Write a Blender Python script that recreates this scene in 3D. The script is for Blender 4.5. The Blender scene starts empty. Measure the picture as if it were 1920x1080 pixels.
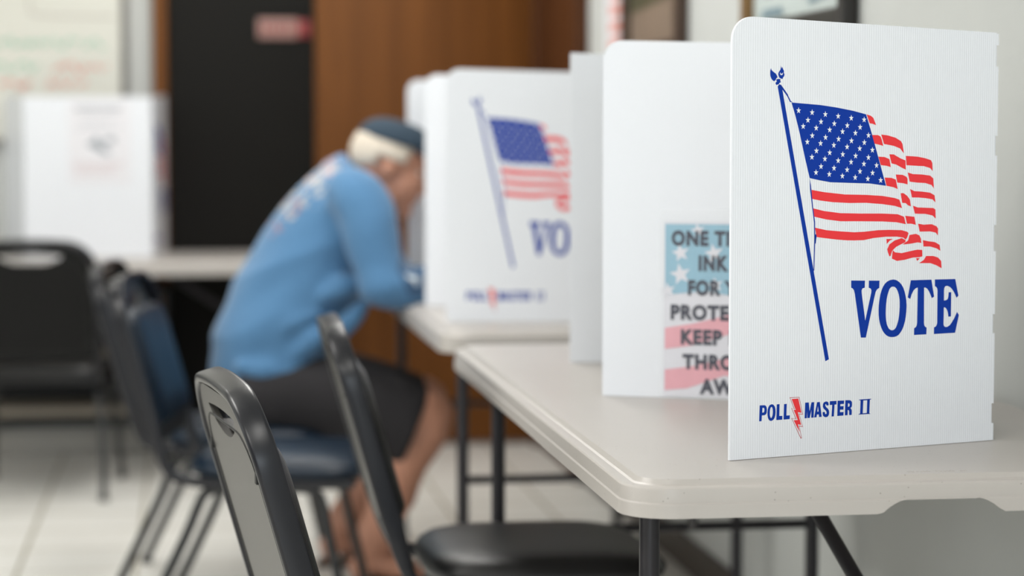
# voting room scene
LAMP = 37.0; WIN = 66.0; SIDE_FILL = 34.0; EXPO = -0.16
BLUE_FLAG=[[[(911,4605),(1359,4576),(1622,4545),(1887,4503),(2094,4458),(2191,4204),(2296,3903),(2430,3514),(2166,3547),(1832,3558),(1534,3569),(1370,3595),(1206,3626),(1139,3853),(1037,4230),(970,4445)]],[[(695,4809),(719,4840),(757,4817),(769,4765),(1537,1241),(1481,1216)]],[[(741,4838),(760,4817),(857,4704),(860,4691),(900,4625),(929,4609),(889,4610),(882,4621),(848,4678),(827,4704),(765,4773),(734,4820)]],[[(1206,3626),(1227,3529),(1262,3258),(1297,3054),(1303,2823),(1291,2416),(1278,2416),(1287,2823),(1281,3041),(1246,3258),(1214,3475)]],[[(1286,2864),(1312,2899),(1325,2866),(1316,2823),(1310,2769),(1294,2774)]],[[(592,5044),(599,5018),(633,4993),(664,4975),(681,4953),(689,4931),(704,4929),(691,4926),(672,4915),(666,4896),(640,4876),(615,4889),(598,4908),(582,4939),(577,4977),(580,5015)]],[[(737,5080),(751,5052),(756,5040),(763,5065),(778,5030),(791,5011),(789,4986),(800,4967),(794,4942),(775,4925),(771,4906),(741,4912),(721,4922),(708,4947),(702,4972),(709,4991),(736,5027),(741,5055)],[(726,4979),(736,4992),(744,4971),(759,4976),(776,4992),(772,4964),(752,4954),(736,4960)]],[[(699,4906),(725,4906),(741,4900),(733,4884),(746,4865),(726,4858),(711,4839),(688,4832),(677,4827),(659,4848),(669,4864),(684,4877),(669,4891),(683,4902)]]]
BLUE_VOTE=[[[(1882,2269),(2105,2261),(2102,2168),(2064,2159),(2051,2131),(2056,2081),(2116,1729),(2210,2103),(2212,2131),(2199,2152),(2167,2166),(2168,2259),(2341,2254),(2339,2159),(2300,2137),(2278,2101),(2257,2019),(2128,1503),(2048,1506),(1942,2093),(1928,2140),(1908,2163),(1883,2175)]],[[(2568,2263),(2615,2254),(2661,2230),(2701,2195),(2731,2152),(2755,2100),(2772,2044),(2786,1978),(2793,1908),(2790,1834),(2782,1769),(2769,1700),(2750,1640),(2725,1587),(2694,1545),(2662,1515),(2626,1499),(2586,1492),(2547,1492),(2507,1499),(2467,1517),(2435,1543),(2404,1579),(2378,1625),(2357,1678),(2341,1739),(2333,1804),(2331,1869),(2334,1933),(2344,2002),(2357,2066),(2377,2126),(2401,2173),(2432,2212),(2468,2239),(2515,2257)],[(2566,2169),(2594,2162),(2617,2143),(2637,2114),(2652,2080),(2665,2038),(2674,1996),(2678,1949),(2678,1894),(2675,1829),(2668,1769),(2657,1713),(2641,1663),(2622,1622),(2600,1597),(2576,1585),(2551,1583),(2525,1591),(2503,1608),(2484,1635),(2469,1669),(2458,1714),(2452,1763),(2449,1818),(2450,1878),(2454,1938),(2462,1998),(2473,2049),(2488,2096),(2504,2131),(2521,2154),(2542,2166)]],[[(2858,2244),(3201,2242),(3249,2013),(3211,1992),(3181,2054),(3159,2092),(3136,2119),(3108,2137),(3080,2141),(3085,1665),(3089,1636),(3101,1613),(3130,1596),(3127,1506),(2921,1506),(2922,1596),(2951,1612),(2964,1632),(2970,1664),(2974,2143),(2943,2136),(2909,2111),(2875,2059),(2850,1993),(2810,2015)]],[[(3259,2243),(3603,2240),(3660,2012),(3628,1983),(3603,2031),(3577,2071),(3547,2108),(3515,2133),(3482,2148),(3456,2151),(3433,2144),(3419,2121),(3415,2089),(3415,1955),(3450,1956),(3471,1965),(3484,1983),(3491,2016),(3495,2063),(3538,2061),(3538,1732),(3494,1732),(3488,1772),(3475,1814),(3457,1843),(3437,1858),(3416,1861),(3414,1633),(3419,1613),(3432,1599),(3456,1592),(3485,1596),(3520,1615),(3554,1652),(3594,1707),(3640,1790),(3673,1748),(3612,1508),(3254,1505),(3255,1595),(3286,1607),(3301,1633),(3307,1656),(3305,2097),(3299,2120),(3286,2140),(3260,2153)]]]
BLUE_POLL=[[[(455,689),(534,687),(553,676),(564,654),(568,624),(565,591),(554,568),(529,556),(490,556),(485,482),(448,482)],[(498,654),(517,655),(527,643),(530,624),(524,600),(513,592),(495,592)]],[[(638,694),(660,690),(678,677),(692,657),(700,628),(703,588),(699,549),(691,521),(678,498),(659,483),(633,476),(612,482),(597,495),(584,519),(577,555),(576,595),(581,633),(591,661),(610,684)],[(638,660),(649,653),(656,633),(660,595),(657,558),(649,530),(636,512),(624,522),(615,546),(613,579),(615,621),(624,649)]],[[(721,688),(764,689),(761,533),(808,533),(808,483),(715,483)]],[[(834,685),(876,687),(872,533),(927,533),(924,484),(828,482)]],[[(1166,686),(1223,686),(1237,568),(1265,685),(1309,685),(1302,482),(1263,482),(1266,585),(1240,480),(1202,482),(1196,580),(1194,480),(1159,481)]],[[(1355,682),(1398,683),(1431,485),(1389,483),(1384,519),(1354,519),(1348,483),(1309,482)],[(1369,627),(1381,558),(1358,557)]],[[(1498,685),(1519,680),(1535,668),(1541,632),(1505,629),(1501,645),(1493,650),(1486,644),(1489,623),(1505,604),(1530,585),(1546,560),(1550,531),(1543,501),(1527,482),(1501,475),(1474,480),(1454,494),(1444,523),(1445,546),(1480,546),(1484,525),(1493,515),(1504,519),(1508,538),(1501,555),(1485,571),(1459,592),(1447,618),(1449,652),(1464,674)]],[[(1559,684),(1666,683),(1664,635),(1634,635),(1625,479),(1587,479),(1597,634),(1556,634)]],[[(1683,684),(1788,681),(1786,636),(1727,636),(1726,608),(1780,607),(1777,561),(1724,563),(1723,529),(1781,528),(1778,482),(1680,481)]],[[(1807,684),(1875,681),(1898,673),(1914,653),(1916,616),(1911,590),(1890,573),(1907,559),(1913,539),(1912,482),(1871,482),(1870,532),(1862,548),(1847,553),(1846,482),(1802,482)],[(1850,639),(1868,638),(1877,626),(1877,609),(1869,596),(1849,594)]],[[(2054,672),(2099,672),(2090,485),(2047,486)]],[[(2162,673),(2205,673),(2198,485),(2156,484)]],[[(2027,680),(2229,681),(2224,672),(2203,669),(2205,665),(2054,665),(2053,669),(2033,671)]],[[(2050,493),(2198,494),(2201,487),(2223,479),(2023,480),(2029,489)]]]
RED_FLAG=[[[(1237,3472),(1437,3440),(1768,3406),(2101,3397),(2371,3380),(2575,3350),(2653,3327),(2699,3213),(2576,3245),(2372,3272),(2103,3292),(1835,3293),(1570,3308),(1373,3332),(1248,3355)]],[[(1266,3231),(1440,3193),(1704,3161),(2037,3151),(2374,3146),(2629,3133),(2732,3098),(2764,2998),(2613,3026),(2375,3041),(2039,3049),(1705,3055),(1474,3083),(1283,3122)]],[[(1295,2978),(1476,2942),(1707,2921),(1925,2906),(2078,2909),(2309,2926),(2489,2927),(2697,2919),(2788,2896),(2810,2878),(2790,2822),(2764,2791),(2724,2819),(2620,2834),(2439,2837),(2233,2823),(2080,2799),(1927,2798),(1808,2802),(1642,2816),(1444,2839),(1325,2855)]],[[(2104,4457),(2173,4439),(2212,4412),(2259,4316),(2200,4335),(2154,4341)]],[[(2194,4187),(2292,4185),(2331,4168),(2352,4126),(2378,4042),(2319,4057),(2237,4072)]],[[(2343,4193),(2446,4182),(2576,4151),(2667,4105),(2693,4067),(2719,3941),(2655,4008),(2551,4042),(2448,4059),(2391,4067)]],[[(2301,3900),(2398,3896),(2481,3868),(2506,3761),(2439,3778),(2341,3789)]],[[(2480,3931),(2553,3929),(2657,3878),(2746,3848),(2753,3726),(2685,3752),(2594,3794),(2516,3811)]],[[(2750,3909),(2944,3898),(3075,3876),(3167,3850),(3192,3812),(3199,3702),(3156,3744),(3050,3771),(2945,3775),(2762,3785)]],[[(2407,3623),(2518,3618),(2589,3595),(2624,3468),(2559,3492),(2437,3514)]],[[(2588,3662),(2699,3657),(2765,3631),(2783,3603),(2784,3528),(2714,3545),(2615,3554)]],[[(2785,3688),(2869,3666),(3026,3659),(3158,3643),(3211,3604),(3224,3468),(3186,3515),(3080,3544),(2949,3551),(2818,3565)]],[[(2672,3411),(2716,3414),(2781,3376),(2827,3324),(2844,3235),(2796,3249),(2757,3279),(2699,3284)]],[[(2827,3466),(2898,3438),(3029,3430),(3161,3414),(3236,3377),(3253,3281),(3202,3324),(3083,3342),(2952,3352),(2860,3354)]],[[(2751,3110),(2903,3095),(2931,2986),(2852,3003),(2782,3004)]],[[(2877,3243),(2954,3219),(3085,3213),(3217,3207),(3254,3185),(3259,3064),(3205,3107),(3086,3130),(2955,3134),(2910,3137)]],[[(2965,3001),(3062,2986),(3194,2990),(3274,2961),(3301,2929),(3300,2837),(3262,2876),(3169,2893),(2995,2894)]],[[(3050,2778),(3145,2761),(3251,2748),(3331,2708),(3345,2629),(3279,2663),(3172,2690),(3061,2693)]],[[(3108,2564),(3227,2561),(3307,2538),(3361,2490),(3370,2391),(3282,2434),(3176,2467),(2991,2471),(3069,2512)]],[[(2828,2853),(2933,2865),(2991,2843),(3018,2796),(3024,2741),(2961,2750),(2856,2736),(2713,2726),(2803,2779)]],[[(2447,2806),(2556,2805),(2504,2785),(2453,2740)]],[[(2462,2670),(2497,2733),(2582,2784),(2698,2813),(2764,2784),(2757,2755),(2700,2735),(2609,2699),(2545,2647),(2515,2574),(2499,2575),(2473,2628)]],[[(2553,2654),(2592,2625),(2701,2612),(2831,2634),(2962,2653),(3041,2647),(3045,2561),(2990,2550),(2885,2548),(2755,2522),(2625,2510),(2541,2542),(2545,2605)]],[[(2938,2539),(3003,2537),(2959,2500)]]]
RED_BOLT=[[[(953,745),(1057,746),(1108,556),(1051,567),(1106,396),(1054,407),(1084,300),(987,464),(1051,464),(986,603),(1018,597)]]]
BOLT_RIM=[[[(921,768),(1073,766),(1132,530),(1075,539),(1134,368),(1077,379),(1119,222),(1100,215),(950,494),(1017,483),(948,628),(990,614)],[(930,761),(1067,760),(1123,538),(1066,548),(1125,378),(1068,389),(1111,230),(1105,224),(961,488),(1030,476),(959,622),(1002,609)]]]
STARS=[(1022,4502),(1233,4478),(1442,4455),(1646,4432),(1855,4408),(2062,4387),(1169,4379),(1374,4358),(1585,4334),(1793,4310),(1999,4289),(1095,4298),(1300,4277),(1513,4253),(1718,4231),(1924,4212),(2135,4182),(1239,4177),(1449,4155),(1656,4133),(1862,4111),(2069,4087),(1162,4096),(1371,4077),(1581,4052),(1793,4030),(1996,4008),(2201,3988),(1307,3980),(1517,3955),(1725,3932),(1931,3912),(2138,3890),(1236,3899),(1442,3874),(1653,3851),(1859,3831),(2066,3805),(2271,3785),(1381,3776),(1588,3753),(1797,3730),(2004,3707),(2208,3686),(1303,3698),(1513,3673),(1722,3649),(1928,3628),(2132,3608),(2341,3587)]
import bpy, bmesh, math, random
from mathutils import Vector, Matrix
from mathutils.geometry import tessellate_polygon
random.seed(7)
sc = bpy.context.scene
COL = sc.collection
PI = math.pi

# ---------------------------------------------------------------- camera
FPX = 4200.0
CZ = 1.156
PITCH = math.radians(3.841)
YAW = math.radians(8.165)
FW = Vector((math.sin(YAW)*math.cos(PITCH), math.cos(YAW)*math.cos(PITCH), -math.sin(PITCH)))
RT = Vector((math.cos(YAW), -math.sin(YAW), 0))
UP = RT.cross(FW)
def ray(x, y): return FW + RT*((x-960)/FPX) + UP*((540-y)/FPX)
def aty(x, y, Y):            # survey helper: photo direction met with the plane y = Y
    v = ray(x, y); return Vector((0, 0, CZ)) + v*(Y/v.y)
def atz(x, y, z):
    v = ray(x, y); return Vector((0, 0, CZ)) + v*((z-CZ)/v.z)

cam = bpy.data.cameras.new('camera'); camo = bpy.data.objects.new('camera', cam); COL.objects.link(camo)
camo.location = (0, 0, CZ)
camo.rotation_euler = Matrix((RT, UP, -FW)).transposed().to_euler()
cam.sensor_width = 36; cam.lens = FPX/1920*36
cam.dof.use_dof = True; cam.dof.focus_distance = 2.93; cam.dof.aperture_fstop = 2.4
cam.clip_start = .05
sc.camera = camo

# ---------------------------------------------------------------- materials
def srgb(r, g, b):
    f = lambda c: c/12.92 if c <= .04045 else ((c+.055)/1.055)**2.4
    return (f(r/255), f(g/255), f(b/255), 1)
def mat(name, col, rough=.5, metal=0, spec=.5, noise=0, nscale=20, bump=0, bscale=200, coat=0):
    m = bpy.data.materials.new(name); m.use_nodes = True
    n = m.node_tree; b = n.nodes['Principled BSDF']
    b.inputs['Base Color'].default_value = col
    b.inputs['Roughness'].default_value = rough
    b.inputs['Metallic'].default_value = metal
    b.inputs['Specular IOR Level'].default_value = spec
    b.inputs['Coat Weight'].default_value = coat
    tc = n.nodes.new('ShaderNodeTexCoord')
    if noise:
        t = n.nodes.new('ShaderNodeTexNoise'); t.inputs['Scale'].default_value = nscale
        n.links.new(tc.outputs['Object'], t.inputs['Vector'])
        mx = n.nodes.new('ShaderNodeMix'); mx.data_type = 'RGBA'
        mx.inputs[6].default_value = col
        mx.inputs[7].default_value = (col[0]*(1-noise), col[1]*(1-noise), col[2]*(1-noise), 1)
        n.links.new(t.outputs['Fac'], mx.inputs[0]); n.links.new(mx.outputs[2], b.inputs['Base Color'])
    if bump:
        t2 = n.nodes.new('ShaderNodeTexNoise'); t2.inputs['Scale'].default_value = bscale
        t2.inputs['Detail'].default_value = 4
        n.links.new(tc.outputs['Object'], t2.inputs['Vector'])
        bp = n.nodes.new('ShaderNodeBump'); bp.inputs['Strength'].default_value = bump
        bp.inputs['Distance'].default_value = .002
        n.links.new(t2.outputs['Fac'], bp.inputs['Height']); n.links.new(bp.outputs['Normal'], b.inputs['Normal'])
    return m

M = {}
M['wall'] = mat('wall_paint', srgb(199, 201, 198), .85, noise=.06, nscale=6, bump=.5, bscale=60)
M['ceiling'] = mat('ceiling_paint', srgb(225, 225, 220), .9, noise=.03)
M['blue_ink'] = mat('blue_ink', srgb(0, 54, 158), .5, spec=.2)
M['red_ink'] = mat('red_ink', srgb(238, 60, 66), .5, spec=.2)
M['rim_ink'] = mat('dull_red_ink', srgb(190, 70, 80), .45)
M['white_ink'] = mat('white_ink', srgb(236, 240, 245), .45)
M['frame'] = mat('charcoal_powder_coat', srgb(20, 21, 28), .30, spec=.42, noise=.2, nscale=40)
M['shell'] = mat('charcoal_steel_shell', srgb(56, 54, 51), .40, spec=.6, noise=.12, nscale=15, bump=.2, bscale=400)
M['black_shell'] = mat('black_steel_shell', srgb(18, 18, 18), .6, spec=.2, noise=.1)
M['black_vinyl'] = mat('black_vinyl', srgb(18, 18, 19), .36, spec=.42, noise=.15, nscale=12, bump=.25, bscale=500)
M['navy_vinyl'] = mat('navy_vinyl', srgb(6, 28, 46), .42, spec=.4, noise=.2, nscale=12, bump=.25, bscale=500)
M['leg'] = mat('dark_leg_tube', srgb(26, 28, 30), .32, spec=.5, noise=.1)
M['table_leg'] = mat('dark_table_leg', srgb(44, 42, 46), .36, spec=.4, metal=.2, noise=.1, nscale=30)
M['black'] = mat('black_rubber', srgb(14, 14, 14), .6, noise=.1)
M['skin'] = mat('skin', srgb(210, 152, 126), .5, noise=.22, nscale=9)
M['hair'] = mat('white_hair', srgb(226, 214, 198), .75, noise=.2, nscale=50, bump=.8, bscale=120)
M['cap'] = mat('dark_teal_cap', srgb(48, 66, 82), .85, noise=.2, nscale=60)
M['shorts'] = mat('charcoal_shorts', srgb(46, 44, 47), .9, noise=.3, nscale=14, bump=.4, bscale=40)
M['sandal'] = mat('brown_leather', srgb(84, 56, 36), .6, noise=.2)
M['dark_door'] = mat('dark_door_paint', srgb(24, 23, 21), .7, spec=.15, noise=.12, nscale=4)
M['whiteboard'] = mat('whiteboard', srgb(218, 217, 207), .35, noise=.03, nscale=3)
M['alu'] = mat('grey_frame', srgb(122, 118, 112), .45, metal=.3, noise=.1)
M['green_marker'] = mat('green_marker', srgb(150, 200, 176), .6)
M['red_marker'] = mat('red_marker', srgb(224, 150, 138), .6)
M['grey_marker'] = mat('grey_marker', srgb(186, 180, 172), .6)
M['white_paint'] = mat('white_trim_paint', srgb(212, 208, 200), .55, noise=.04)
M['dark_base'] = mat('dark_baseboard', srgb(62, 54, 48), .5, noise=.2)
M['paper'] = mat('paper', srgb(232, 231, 236), .7)
M['ink'] = mat('dark_navy_ink', srgb(16, 26, 56), .6)
M['grey_ink'] = mat('grey_ink', srgb(150, 158, 166), .7)
M['pink_ink'] = mat('pale_pink_ink', srgb(214, 196, 198), .7)
M['sign_blue'] = mat('sign_blue', srgb(146, 192, 214), .6, noise=.1, nscale=25)
M['sign_pink'] = mat('sign_pink', srgb(238, 172, 184), .6, noise=.12, nscale=25)
M['sign_white'] = mat('sign_white', srgb(226, 226, 234), .6, noise=.04, nscale=25)
M['walnut'] = mat('walnut_frame', srgb(70, 50, 36), .4, noise=.3, nscale=15)
M['gold'] = mat('gold_brown_frame', srgb(132, 98, 50), .4, noise=.3, nscale=15)
M['black_frame'] = mat('black_frame', srgb(32, 28, 24), .4, noise=.2)
M['photo_brown'] = mat('print_brown', srgb(150, 132, 116), .4, noise=.25, nscale=5)
M['photo_green'] = mat('print_green', srgb(92, 92, 70), .4, noise=.35, nscale=8)
M['photo_dark'] = mat('print_dark', srgb(104, 108, 106), .4, noise=.25, nscale=8)
M['mat_board'] = mat('mat_board', srgb(190, 200, 198), .6, noise=.03)
M['photo_blue'] = mat('print_blue', srgb(128, 152, 164), .4, noise=.2)
M['sign_red'] = mat('sign_red', srgb(130, 44, 44), .5, noise=.1)
M['plaque'] = mat('plaque_pink', srgb(158, 122, 114), .5, noise=.1)
M['shelf_board'] = mat('beige_shelf_board', srgb(140, 132, 120), .6, noise=.1)
M['shelf_black'] = mat('black_shelf_side', srgb(20, 20, 20), .6, noise=.1)
M['nail'] = mat('nail', srgb(222, 178, 160), .4)
M['eye'] = mat('eye_white', srgb(230, 226, 220), .3)

def nodes(m): return m.node_tree.nodes, m.node_tree.links, m.node_tree.nodes['Principled BSDF']

# corrugated white plastic: fine vertical flutes by bump along the panel's own u axis
def corrugated():
    m = bpy.data.materials.new('corrugated_white_plastic'); m.use_nodes = True
    N, L, b = nodes(m)
    tc = N.new('ShaderNodeTexCoord')
    w = N.new('ShaderNodeTexWave'); w.bands_direction = 'X'; w.inputs['Scale'].default_value = 88
    w.inputs['Distortion'].default_value = .15; w.inputs['Detail'].default_value = 1
    L.new(tc.outputs['UV'], w.inputs['Vector'])
    cr = N.new('ShaderNodeValToRGB')
    cr.color_ramp.elements[0].position = 0; cr.color_ramp.elements[0].color = srgb(228, 231, 237)
    cr.color_ramp.elements[1].position = .5; cr.color_ramp.elements[1].color = srgb(236, 239, 245)
    L.new(w.outputs['Fac'], cr.inputs[0]); L.new(cr.outputs[0], b.inputs['Base Color'])
    bp = N.new('ShaderNodeBump'); bp.inputs['Strength'].default_value = .25; bp.inputs['Distance'].default_value = .0006
    L.new(w.outputs['Fac'], bp.inputs['Height']); L.new(bp.outputs['Normal'], b.inputs['Normal'])
    b.inputs['Roughness'].default_value = .42
    b.inputs['Subsurface Weight'].default_value = .0
    return m
M['corr'] = corrugated()

def table_plastic():
    m = bpy.data.materials.new('speckled_blow_moulded_plastic'); m.use_nodes = True
    N, L, b = nodes(m)
    tc = N.new('ShaderNodeTexCoord')
    v = N.new('ShaderNodeTexVoronoi'); v.inputs['Scale'].default_value = 120
    L.new(tc.outputs['Object'], v.inputs['Vector'])
    lt = N.new('ShaderNodeMath'); lt.operation = 'LESS_THAN'; lt.inputs[1].default_value = .085
    L.new(v.outputs['Distance'], lt.inputs[0])
    nz = N.new('ShaderNodeTexNoise'); nz.inputs['Scale'].default_value = 11; L.new(tc.outputs['Object'], nz.inputs['Vector'])
    gt = N.new('ShaderNodeMath'); gt.operation = 'GREATER_THAN'; gt.inputs[1].default_value = .52
    L.new(nz.outputs['Fac'], gt.inputs[0])
    ml = N.new('ShaderNodeMath'); ml.operation = 'MULTIPLY'; L.new(lt.outputs[0], ml.inputs[0]); L.new(gt.outputs[0], ml.inputs[1])
    mx = N.new('ShaderNodeMix'); mx.data_type = 'RGBA'
    mx.inputs[6].default_value = srgb(180, 175, 171); mx.inputs[7].default_value = srgb(112, 104, 98)
    L.new(ml.outputs[0], mx.inputs[0])
    n2 = N.new('ShaderNodeTexNoise'); n2.inputs['Scale'].default_value = 3; n2.inputs['Detail'].default_value = 5
    L.new(tc.outputs['Object'], n2.inputs['Vector'])
    m2 = N.new('ShaderNodeMix'); m2.data_type = 'RGBA'; m2.blend_type = 'MULTIPLY'; m2.inputs[7].default_value = (.93, .92, .90, 1)
    L.new(n2.outputs['Fac'], m2.inputs[0]); L.new(mx.outputs[2], m2.inputs[6]); L.new(m2.outputs[2], b.inputs['Base Color'])
    n3 = N.new('ShaderNodeTexNoise'); n3.inputs['Scale'].default_value = 500; L.new(tc.outputs['Object'], n3.inputs['Vector'])
    bp = N.new('ShaderNodeBump'); bp.inputs['Strength'].default_value = .22; bp.inputs['Distance'].default_value = .001
    L.new(n3.outputs['Fac'], bp.inputs['Height']); L.new(bp.outputs['Normal'], b.inputs['Normal'])
    b.inputs['Roughness'].default_value = .36
    return m
M['table'] = table_plastic()

def tiles():
    m = bpy.data.materials.new('white_floor_tiles'); m.use_nodes = True
    N, L, b = nodes(m)
    g = N.new('ShaderNodeNewGeometry')
    sp = N.new('ShaderNodeSeparateXYZ'); L.new(g.outputs['Position'], sp.inputs[0])
    outs = []
    for ax, off in (('X', .783), ('Y', .10)):
        a = N.new('ShaderNodeMath'); a.operation = 'SUBTRACT'; L.new(sp.outputs[ax], a.inputs[0]); a.inputs[1].default_value = off - 40*.3125
        d = N.new('ShaderNodeMath'); d.operation = 'DIVIDE'; L.new(a.outputs[0], d.inputs[0]); d.inputs[1].default_value = .3125
        f = N.new('ShaderNodeMath'); f.operation = 'FRACT'; L.new(d.outputs[0], f.inputs[0])
        s = N.new('ShaderNodeMath'); s.operation = 'SUBTRACT'; L.new(f.outputs[0], s.inputs[0]); s.inputs[1].default_value = .5
        ab = N.new('ShaderNodeMath'); ab.operation = 'ABSOLUTE'; L.new(s.outputs[0], ab.inputs[0])
        gt = N.new('ShaderNodeMath'); gt.operation = 'GREATER_THAN'; L.new(ab.outputs[0], gt.inputs[0]); gt.inputs[1].default_value = .4845
        outs.append(gt)
    mxm = N.new('ShaderNodeMath'); mxm.operation = 'MAXIMUM'; L.new(outs[0].outputs[0], mxm.inputs[0]); L.new(outs[1].outputs[0], mxm.inputs[1])
    nz = N.new('ShaderNodeTexNoise'); nz.inputs['Scale'].default_value = 2.2; nz.inputs['Detail'].default_value = 6; L.new(g.outputs['Position'], nz.inputs['Vector'])
    cr = N.new('ShaderNodeValToRGB')
    cr.color_ramp.elements[0].position = .3; cr.color_ramp.elements[0].color = srgb(238, 236, 230)
    cr.color_ramp.elements[1].position = .7; cr.color_ramp.elements[1].color = srgb(244, 243, 238)
    L.new(nz.outputs['Fac'], cr.inputs[0])
    mx = N.new('ShaderNodeMix'); mx.data_type = 'RGBA'; L.new(mxm.outputs[0], mx.inputs[0]); L.new(cr.outputs[0], mx.inputs[6])
    mx.inputs[7].default_value = srgb(164, 158, 140); L.new(mx.outputs[2], b.inputs['Base Color'])
    bp = N.new('ShaderNodeBump'); bp.inputs['Strength'].default_value = .4; bp.inputs['Distance'].default_value = .002; bp.invert = True
    L.new(mxm.outputs[0], bp.inputs['Height']); L.new(bp.outputs['Normal'], b.inputs['Normal'])
    b.inputs['Roughness'].default_value = .3
    return m
M['tiles'] = tiles()

def wood(name, c1, c2, scale=3):
    m = bpy.data.materials.new(name); m.use_nodes = True
    N, L, b = nodes(m)
    tc = N.new('ShaderNodeTexCoord'); mp = N.new('ShaderNodeMapping'); mp.inputs['Scale'].default_value = (6, 6, .5)
    L.new(tc.outputs['Object'], mp.inputs['Vector'])
    nz = N.new('ShaderNodeTexNoise'); nz.inputs['Scale'].default_value = scale; nz.inputs['Detail'].default_value = 8; nz.inputs['Distortion'].default_value = .6
    L.new(mp.outputs[0], nz.inputs['Vector'])
    cr = N.new('ShaderNodeValToRGB')
    cr.color_ramp.elements[0].position = .35; cr.color_ramp.elements[0].color = c1
    cr.color_ramp.elements[1].position = .68; cr.color_ramp.elements[1].color = c2
    L.new(nz.outputs['Fac'], cr.inputs[0]); L.new(cr.outputs[0], b.inputs['Base Color'])
    b.inputs['Roughness'].default_value = .5; b.inputs['Specular IOR Level'].default_value = .2
    return m
M['door_wood'] = wood('brown_door_wood', srgb(98, 58, 20), srgb(114, 69, 27))
M['dark_wood'] = wood('dark_door_wood', srgb(70, 38, 16), srgb(84, 48, 22))

def fabric_print(name, base, c, r, ink, thr=.55, nscale=55):
    """blue sweatshirt cloth with a printed patch (the garment's own graphic)"""
    m = bpy.data.materials.new(name); m.use_nodes = True
    N, L, b = nodes(m)
    tc = N.new('ShaderNodeTexCoord')
    nz = N.new('ShaderNodeTexNoise'); nz.inputs['Scale'].default_value = 6; nz.inputs['Detail'].default_value = 4
    L.new(tc.outputs['Object'], nz.inputs['Vector'])
    mx = N.new('ShaderNodeMix'); mx.data_type = 'RGBA'; mx.inputs[6].default_value = base
    mx.inputs[7].default_value = (base[0]*.82, base[1]*.82, base[2]*.84, 1); L.new(nz.outputs['Fac'], mx.inputs[0])
    prev = mx.outputs[2]
    for (cc, rr, ik, th, ns) in zip(c, r, ink, thr, nscale):
        vm = N.new('ShaderNodeVectorMath'); vm.operation = 'DISTANCE'; L.new(tc.outputs['Object'], vm.inputs[0]); vm.inputs[1].default_value = cc
        lt = N.new('ShaderNodeMath'); lt.operation = 'LESS_THAN'; L.new(vm.outputs['Value'], lt.inputs[0]); lt.inputs[1].default_value = rr
        n2 = N.new('ShaderNodeTexNoise'); n2.inputs['Scale'].default_value = ns; L.new(tc.outputs['Object'], n2.inputs['Vector'])
        gt = N.new('ShaderNodeMath'); gt.operation = 'GREATER_THAN'; L.new(n2.outputs['Fac'], gt.inputs[0]); gt.inputs[1].default_value = th
        ml = N.new('ShaderNodeMath'); ml.operation = 'MULTIPLY'; L.new(lt.outputs[0], ml.inputs[0]); L.new(gt.outputs[0], ml.inputs[1])
        m3 = N.new('ShaderNodeMix'); m3.data_type = 'RGBA'; L.new(ml.outputs[0], m3.inputs[0]); L.new(prev, m3.inputs[6]); m3.inputs[7].default_value = ik
        prev = m3.outputs[2]
    L.new(prev, b.inputs['Base Color'])
    b.inputs['Roughness'].default_value = .9
    b.inputs['Sheen Weight'].default_value = .25
    bp = N.new('ShaderNodeBump'); bp.inputs['Strength'].default_value = .3; bp.inputs['Distance'].default_value = .002
    n4 = N.new('ShaderNodeTexNoise'); n4.inputs['Scale'].default_value = 300; L.new(tc.outputs['Object'], n4.inputs['Vector'])
    L.new(n4.outputs['Fac'], bp.inputs['Height']); L.new(bp.outputs['Normal'], b.inputs['Normal'])
    return m

def clear_plastic():
    m = bpy.data.materials.new('clear_sleeve_plastic'); m.use_nodes = True
    N, L, b = nodes(m)
    b.inputs['Base Color'].default_value = (1, 1, 1, 1); b.inputs['Roughness'].default_value = .12
    b.inputs['Alpha'].default_value = .045
    return m
M['clear'] = clear_plastic()

# ---------------------------------------------------------------- mesh helpers
def tag(o, label=None, cat=None, group=None, kind=None):
    if label: o['label'] = label
    if cat: o['category'] = cat
    if group: o['group'] = group
    if kind: o['kind'] = kind
    return o
def empty(name, loc, rz=0, label=None, cat=None, group=None):
    o = bpy.data.objects.new(name, None); COL.objects.link(o)
    o.location = loc; o.rotation_euler = (0, 0, rz); o.empty_display_size = .1
    o['_m'] = 0
    del o['_m']
    return tag(o, label, cat, group)
def wmat(o):
    m = Matrix.LocRotScale(o.location, o.rotation_euler, None)
    return wmat(o.parent) @ m if o.parent else m
def link(name, bm, mats, parent=None, smooth=True, local=False, angle=35):
    """one mesh object; coordinates are world unless local"""
    if parent is not None and not local: bm.transform(wmat(parent).inverted())
    me = bpy.data.meshes.new(name)
    bmesh.ops.recalc_face_normals(bm, faces=bm.faces)
    if smooth:
        for f in bm.faces: f.smooth = True
        a = math.radians(angle)
        for e in bm.edges:
            if len(e.link_faces) == 2 and e.calc_face_angle(0) > a: e.smooth = False
    bm.to_mesh(me); bm.free()
    for m in (mats if isinstance(mats, (list, tuple)) else [mats]): me.materials.append(m)
    o = bpy.data.objects.new(name, me); COL.objects.link(o)
    if parent is not None: o.parent = parent
    return o
def box(bm, lo, hi, bev=0, mi=0):
    lo = Vector(lo); hi = Vector(hi)
    r = bmesh.ops.create_cube(bm, size=1); vs = r['verts']
    for v in vs: v.co = Vector([(lo[i]+hi[i])/2 + v.co[i]*(hi[i]-lo[i]) for i in range(3)])
    fs = {f for v in vs for f in v.link_faces}
    for f in fs: f.material_index = mi
    if bev:
        es = list({e for v in vs for e in v.link_edges})
        bmesh.ops.bevel(bm, geom=es, offset=bev, segments=3, profile=.5, affect='EDGES')
def bx(lo, hi, bev=0):
    bm = bmesh.new(); box(bm, lo, hi, bev); return bm
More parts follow.
